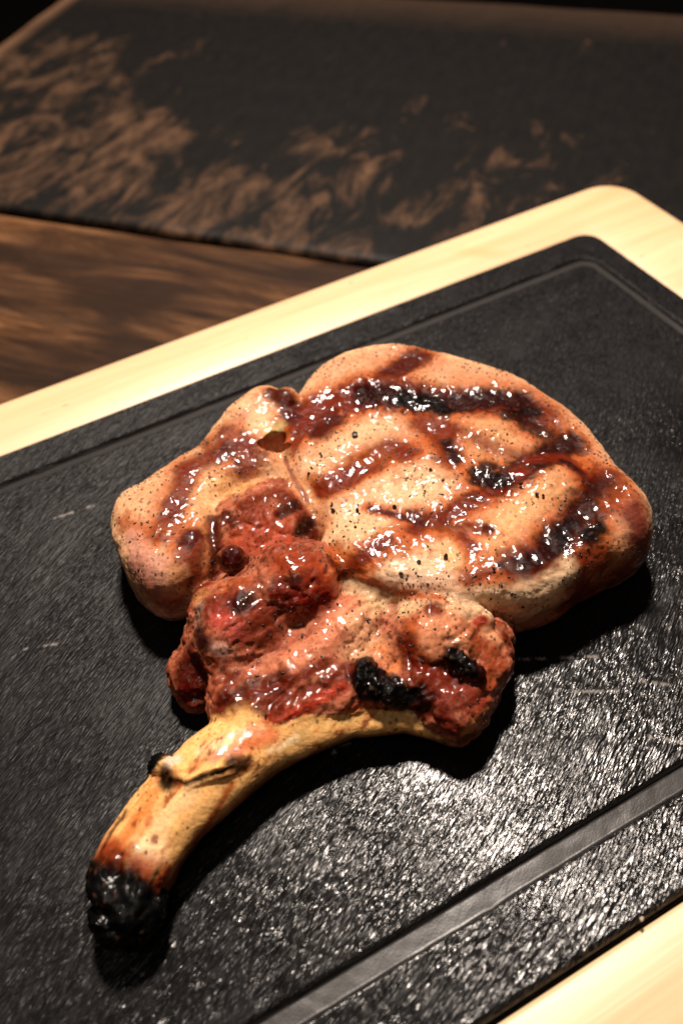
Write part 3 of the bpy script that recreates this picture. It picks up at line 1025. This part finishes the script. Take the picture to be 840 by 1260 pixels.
s([(365, 712), (385, 708)], 9, rose, 0.8, 0.6, 1.0); s([(355, 715), (365, 712)], 5, dark, 0.6, 0.6, 0.9)
s([(340, 720), (345, 740)], 8, redbr, 0.7, 0.6, 1.0)
s([(260, 745), (280, 740), (320, 750)], 18, rose, 0.8, 0.6, 1.0)
s([(300, 735), (295, 745)], 9, dark, 0.8, 0.6, 1.0); s([(275, 720), (300, 715)], 8, orange, 0.7, 0.6, 0.9)
s([(330, 775), (300, 780)], 14, redbr, 0.7, 0.6, 1.0); s([(265, 760), (290, 775)], 14, lin((196, 96, 84)), 0.8, 0.6, 1.0)
s([(245, 745), (240, 765)], 8, grey, 0.5, 0.6, 0.9); s([(275, 800), (262, 795)], 8, lin((190, 160, 150)), 0.7, 0.6, 0.9)
s([(240, 780), (250, 790)], 8, purple, 0.9, 0.6, 0.9)
s([(235, 820), (245, 850)], 20, dred, 0.95, 0.6, 0.9, 0.3); s([(230, 850)], 12, lin((120, 26, 18)), 0.9, 0.6, 0.9)
# --- membrane between knobs and bone
s([(430, 740), (400, 780), (350, 820), (300, 850)], 16, lin((214, 144, 112)), 0.85, 0.6, 0.8)
s([(440, 765), (460, 790), (440, 800)], 18, lin((218, 168, 130)), 0.85, 0.6, 0.7)
s([(345, 835), (300, 850), (280, 865)], 12, dred, 0.85, 0.6, 1.0, None, 0, 0.7)
s([(400, 815), (350, 840), (310, 850)], 5, redbr, 0.8, 0.6, 1.0)
s([(430, 820), (380, 850), (340, 862)], 9, rose, 0.8, 0.6, 0.9)
s([(420, 845), (370, 870), (320, 885), (340, 880)], 7, lin((176, 60, 36)), 0.8, 0.6, 0.9)
s([(275, 875), (300, 865), (340, 872)], 7, redbr, 0.8, 0.6, 1.0)
# right lobe
s([(540, 760), (530, 790), (560, 790)], 22, lin((220, 156, 116)), 0.85, 0.6, 0.5)
s([(505, 765), (500, 790), (510, 810)], 12, orange, 0.85, 0.6, 0.9)
s([(500, 790), (505, 815), (530, 825), (560, 832)], 10, redbr, 0.95, 0.5, 1.0)
s([(590, 790), (605, 810), (600, 835)], 14, lin((160, 84, 50)), 0.85, 0.6, 0.9)
s([(531, 748)], 9, redbr, 0.9, 0.5, 1.0); s([(591, 762)], 8, lin((150, 50, 24)), 0.95, 0.5, 1.0)
s([(600, 778), (615, 785)], 9, lin((216, 160, 120)), 0.9, 0.6, 0.6); s([(622, 785)], 7, redbr, 0.9, 0.6, 1.0)
s([(530, 850), (570, 850), (590, 858)], 18, lin((140, 64, 46)), 0.85, 0.6, 0.9)
s([(510, 850), (520, 870)], 12, lin((112, 36, 22)), 0.8, 0.6, 0.9)
s([(540, 880), (560, 900)], 12, lin((110, 34, 22)), 0.85, 0.6, 0.9)
s([(605, 868), (585, 885), (570, 905)], 5, lin((190, 130, 80)), 0.9, 0.6, 0.5)
s([(565, 912), (580, 905)], 5, lin((100, 60, 36)), 0.8, 0.6)
s([(470, 800), (485, 820)], 10, lin((200, 130, 84)), 0.8, 0.6, 0.6)
s([(430, 870), (480, 868), (510, 875)], 7, lin((196, 104, 66)), 0.8, 0.6, 0.6)
s([(450, 826), (462, 848), (500, 858), (520, 866)], 17, lin((70, 20, 10)), 0.9, 0.7, 1.0, 0.3, 0, 0.9)
s([(450, 830), (462, 848), (498, 857)], 13, char, 0.95, 0.5, 0.8, 0.9, 0, 0.9)
s([(552, 806), (582, 828)], 15, lin((80, 24, 12)), 0.85, 0.7, 0.9, 0.2, 0, 0.9)
s([(555, 806), (578, 824)], 9, char, 0.95, 0.5, 0.8, 0.9, 0, 0.9)
# --- bone
s([(345, 915), (400, 892), (450, 884), (500, 884)], 6, lin((214, 176, 118)), 0.95, 0.5, 0.2)
s([(330, 925), (360, 908)], 5, bonew, 0.9, 0.5, 0.2)
s([(225, 930), (260, 905), (300, 890)], 20, bonec, 1.0, 0.5, 0.25)
s([(250, 925), (290, 905), (320, 900)], 8, bonew, 0.9, 0.6, 0.25)
s([(205, 940), (215, 935)], 8, lin((222, 200, 180)), 0.9, 0.5, 0.4)
s([(310, 900), (300, 915), (330, 905)], 11, lin((206, 104, 66)), 0.75, 0.7, 0.8)
s([(265, 935), (290, 925)], 9, lin((200, 130, 110)), 0.75, 0.7, 0.8)
s([(285, 938), (303, 940)], 8, dark, 0.9, 0.5, 0.8, 0.5)
s([(205, 958), (228, 964), (255, 955), (285, 945)], 3.6, lin((40, 14, 10)), 0.95, 0.4, 0.6, 0.6)
s([(196, 950), (208, 962)], 9, char, 0.95, 0.5, 0.8, 1.0)
s([(190, 975), (165, 1010), (150, 1035)], 9, lin((204, 124, 62)), 0.7, 0.7, 0.2)
s([(235, 975), (205, 1000), (195, 1030), (180, 1050)], 10, lin((240, 200, 150)), 0.9, 0.6, 0.2)
s([(270, 975), (240, 1015), (222, 1050)], 12, bonec, 0.9, 0.6, 0.2)
s([(175, 1045), (190, 1055)], 13, bonew, 0.9, 0.6, 0.2)
s([(285, 965), (262, 1005), (235, 1050), (210, 1085)], 4, lin((170, 80, 26)), 0.8, 0.7, 0.2)
s([(185, 1005), (180, 1012)], 4, lin((170, 90, 50)), 0.7, 0.7); s([(190, 1030), (188, 1036)], 3, lin((120, 50, 30)), 0.8, 0.7)
s([(130, 1045), (145, 1060)], 13, lin((150, 56, 22)), 0.9, 0.6, 0.5, 0.2)
s([(165, 1075), (180, 1095)], 16, lin((150, 84, 66)), 0.9, 0.6, 0.4, 0.3)
s([(195, 1090), (205, 1075)], 9, lin((210, 100, 40)), 0.9, 0.6, 0.2)
s([(140, 1080), (155, 1110), (185, 1115), (195, 1110)], 16, char, 1.0, 0.5, 0.2, 1.0, 0.0, 0.7)
s([(115, 1075), (130, 1110), (160, 1140)], 26, char, 1.0, 0.5, 0.2, 1.0)
s([(150, 1130), (180, 1140), (200, 1130)], 24, char, 1.0, 0.5, 0.2, 1.0)
s([(136, 1020), (150, 1000), (128, 1035)], 5, lin((50, 18, 10)), 0.8, 0.6, 0.4, 0.5)
s([(165, 1118), (175, 1125)], 5, lin((90, 80, 74)), 0.7, 0.6, 0.4, 1.0)

# burnt streaks along the bone
d_ = (Pm(190, 1040, 12) - Pm(270, 945, 12)); d_ /= np.linalg.norm(d_)
al = SV @ d_; pe = SV @ np.cross(d_, [0, 0, 1])
bn_ = fbm(np.stack([al / 6.0, pe, SV[:, 2]], 1), 2.4, 4, 0.6)
mixc(0.55 * smooth(bn_, 0.15, 0.7) * (SL == BONE), lin((198, 116, 58)))
mixc(0.7 * smooth(bn_ + 0.5 * wn2, 0.55, 0.95) * (SL == BONE), lin((96, 40, 20)))
a_, b_ = Pm(196, 1040, 12), Pm(156, 1112, 12)
e_ = (b_ - a_) / np.linalg.norm(b_ - a_)
tt = (SV - a_) @ e_ + 4.5 * wn1 + 2.0 * wn2 + 2.5 * wn3
tm = smooth(tt, 6.0, 12.0) * (SL == BONE)
tb = smooth(tt, -1.0, 8.0) * (SL == BONE)
mixc(0.7 * tb * (1 - tm), lin((150, 66, 34)))
mixc(tm, char)
CH = np.maximum(CH, tm); GL = GL * (1 - tm) + 0.15 * tm
# sides of the bone and its underside are browner
mixc(0.75 * smooth(-SN[:, 2] + 0.25 * wn1, -0.42, 0.0) * (SL == BONE) * (1 - tm), lin((110, 44, 18)))
# undersides of everything are browned
mixc(0.40 * smooth(wn5 + 0.3 * wn2, 0.15, 0.8) * (SL == RIB), lin((60, 20, 12)))
mixc(0.30 * smooth(-wn5 + 0.4 * wn1, 0.3, 0.9) * (SL == RIB), lin((200, 136, 100)))
mixc(0.30 * smooth(wn5, 0.3, 0.8) * (SL < RIB) * (1 - CH), lin((120, 62, 34)))
mixc(0.38 * smooth(wash + 0.4 * wn5, 0.0, 0.8) * (SL < RIB) * (1 - CH) * (1 - MK), lin((184, 118, 70)))
C *= (1 + 0.10 * wn2)[:, None]
C *= (1 + 0.16 * wn5 * (SL != BONE))[:, None]
C = np.clip(C, 0.002, 0.95)
C = C ** 1.17 * 1.04
C[SL == RIB] = C[SL == RIB] ** 1.06 * 0.97
C = C * (1 - 0.30 * MK)[:, None]
lum_ = C.mean(1, keepdims=True)
C = np.clip(C + (lum_ - C) * (0.10 * (SL != BONE) * (1 - MK) * (1 - GL))[:, None], 0.002, 0.95)

# ---- relief
fib = fbm(np.stack([SV[:, 0] * 0.9 + SV[:, 1] * 0.5, -SV[:, 0] * 0.25 + SV[:, 1] * 0.6, SV[:, 2]], 1), 2.6, 3)
rel = wn3 * 0.42 * (SL != BONE) + wn1 * 0.22 + fib * 0.16 + DSP
fd = Pm(300, 860, 10) - Pm(440, 765, 10); fd /= np.linalg.norm(fd)
fa, fp = SV @ fd, SV @ np.cross(fd, [0, 0, 1])
fb2 = fbm(np.stack([fa / 5, fp, SV[:, 2]], 1), 1.9, 3)
rel += np.where(SL == RIB, wn1 * 0.45 + np.abs(wn2) * 0.25 + fb2 * 0.30, 0)
C *= (1 + 0.22 * fb2 * (SL == RIB))[:, None]
rel += CHARS * (np.abs(wn2) * 0.9 + wn1 * 1.6) + CH * ~CHARS * wn2 * 0.12
rel += GL * wn2 * 0.08
rdg = (1 - np.abs(fbm(SV + wn1[:, None] * 1.5, 6.5, 2, off=4.4))) ** 6
rel -= np.where(SL == RIB, 0.8, 0.3) * rdg * (SL != BONE)
wn4 = fbm(SV, 0.95, 2, off=8.8)
rel += wn4 * (0.025 + 0.05 * CH) * (SL != BONE)
rel = np.where(SL == BONE, wn3 * 0.35 + wn1 * 0.18 + DSP + CH * (wn2 * 0.5 - rdg * 0.9 - np.maximum(wn3, 0) * 2.6 - np.maximum(wn1, 0) * 0.8), rel)
rel *= smooth(SV[:, 2], 0.0, 3.0)
# even out over neighbours once
SV2 = SV + SN * rel[:, None]
SV2[:, 2] = np.maximum(SV2[:, 2], 0.15)
SN2 = vnormals(SV2, SF)

steak = empty('pork_chop', (0.075, 0.15, 0.0))
tag(steak, 'grilled bone-in pork chop with glazed grill marks and long charred rib bone on slate', 'grilled chop')
so = np.array(steak.location)
fl_lab = SL[SF[:, 0]]
NAMES = {LOIN: 'loin_meat', FLAP: 'cap_meat', RIB: 'rib_meat', BONE: 'rib_bone', CHAR: 'charred_crust', CHAR2: 'charred_crust', CHAR3: 'charred_crust', CHAR4: 'charred_crust'}
PL = {RIB: 'glossy reddish brown knobs of meat around the bone', BONE: 'long yellow rib bone with a blackened tip', CHAR: 'burnt crust over the bone tip', CHAR2: 'black burnt lump in front of the knobs', CHAR3: 'small black burnt lump on the right knob'}
for l_ in range(8):
    ff = SF[fl_lab == l_]
    uq, inv = np.unique(ff, return_inverse=True)
    inv = inv.reshape(ff.shape)
    me = np_mesh(NAMES[l_], SV2[uq] / 1000.0 - so, inv)
    cattr(me, 'Col', C[uq]); fattr(me, 'gloss', np.clip(GL[uq], 0, 1)); fattr(me, 'char', np.clip(CH[uq], 0, 1))
    me.normals_split_custom_set_from_vertices(SN2[uq].tolist())
    o = link(NAMES[l_], me, MEAT, steak)
    if l_ in PL: o['label'] = PL[l_]

# ---- cracked pepper: irregular grains sitting on the meat
def grain_shape(seed):
    r_ = np.random.default_rng(seed)
    import bmesh
    bm = bmesh.new()
    bmesh.ops.create_icosphere(bm, subdivisions=1, radius=1.0)
    for v in bm.verts:
        v.co *= 0.75 + 0.45 * r_.random()
    me_ = bpy.data.meshes.new('peppercorn')
    bm.to_mesh(me_); bm.free()
    return me_


fv = np.where(front & (SN[:, 2] > 0.35) & ((SL == LOIN) | (SL == FLAP) | (SL == RIB)))[0]
dens = smooth(fbm(SV[fv], 12, 2, off=7.7), -0.4, 0.6) * np.where(SL[fv] == RIB, 0.5, 1.0)
pick = fv[rng.random(len(fv)) < dens * 0.085]
shapes = []
for sd_ in range(4):
    g = grain_shape(sd_)
    co = np.array([v.co[:] for v in g.vertices]); fc = np.array([p_.vertices[:] for p_ in g.polygons])
    shapes.append((co, fc, g))
Vp, Fp, off = [], [], 0
for i in pick:
    co, fc, _ = shapes[rng.integers(4)]
    r_ = 0.17 + 0.33 * rng.random() ** 2.5
    a = rng.random(3) * 6.28
    ca_, sa_ = math.cos(a[0]), math.sin(a[0])
    q = co * (r_ * np.array([1.5 if a[1] > 4 else 1.0, 0.8, 0.55]))
    q = np.stack([q[:, 0] * ca_ - q[:, 1] * sa_, q[:, 0] * sa_ + q[:, 1] * ca_, q[:, 2]], 1)
    Vp.append((SV2[i] + SN2[i] * 0.05 + q) / 1000.0 - so); Fp.append(fc + off); off += len(co)
me = np_mesh('ground_pepper', np.vstack(Vp), np.vstack(Fp), False)
o = link('ground_pepper', me, PEPPER, steak)
tag(o, kind='stuff')
for k, (x, y, r_) in enumerate([(435, 536, 1.15), (440, 627, 0.75), (410, 629, 0.9), (405, 622, 0.6), (380, 583, 0.6), (547, 686, 0.9), (515, 690, 0.7), (494, 706, 0.8),
                                (528, 576, 0.6), (545, 588, 0.6), (483, 624, 0.9), (436, 650, 0.7), (662, 606, 0.7), (668, 610, 0.6), (628, 733, 0.7), (644, 748, 0.7),
                                (640, 596, 0.7), (394, 560, 0.5), (460, 530, 0.6), (607, 700, 0.6)]):
    q = surf(x, y)
    o = link('peppercorn', shapes[k % 4][2], PEPPER, steak)
    sc = r_ / 1000.0
    o.scale = (sc, sc, sc * 0.75)
    o.location = q / 1000.0 - so + np.array([0, 0, sc * 0.5])
    o.rotation_euler = (k, k * 2.1, k * 0.7)

# ---- crumbs lying on the board
CR = mat_simple('burnt_crumb', (0.02, 0.008, 0.005), 0.35, 0.6)
PC = mat_simple('pale_crumb', (0.5, 0.38, 0.28), 0.6)
for k, (x, y, r_, mt, lab) in enumerate([
        (396, 914, 2.2, CR, 'left of the dark burnt crumbs lying under the rib edge'),
        (410, 922, 1.7, CR, 'lowest small burnt crumb below the middle of the rib edge'),
        (424, 912, 2.4, CR, 'largest burnt crumb, right of the cluster under the rib edge'),
        (789, 1131, 0.55, PC, 'tiny pale crumb on the near edge of the slate by the bamboo rim')]):
    o = link('crumb', shapes[k][2].copy(), None)
    o.data.materials.clear()
    o.data.materials.append(mt)
    o.scale = (r_ / 1000 * 1.4, r_ / 1000, r_ / 1000 * 0.8)
    o.rotation_euler = (0, 0, k * 1.3)
    q = P(x, y, r_ / 1000 * 0.6)
    o.location = (q[0], q[1], r_ / 1000 * 0.6)
    tag(o, lab, 'crumb', 'crumbs on the slate')
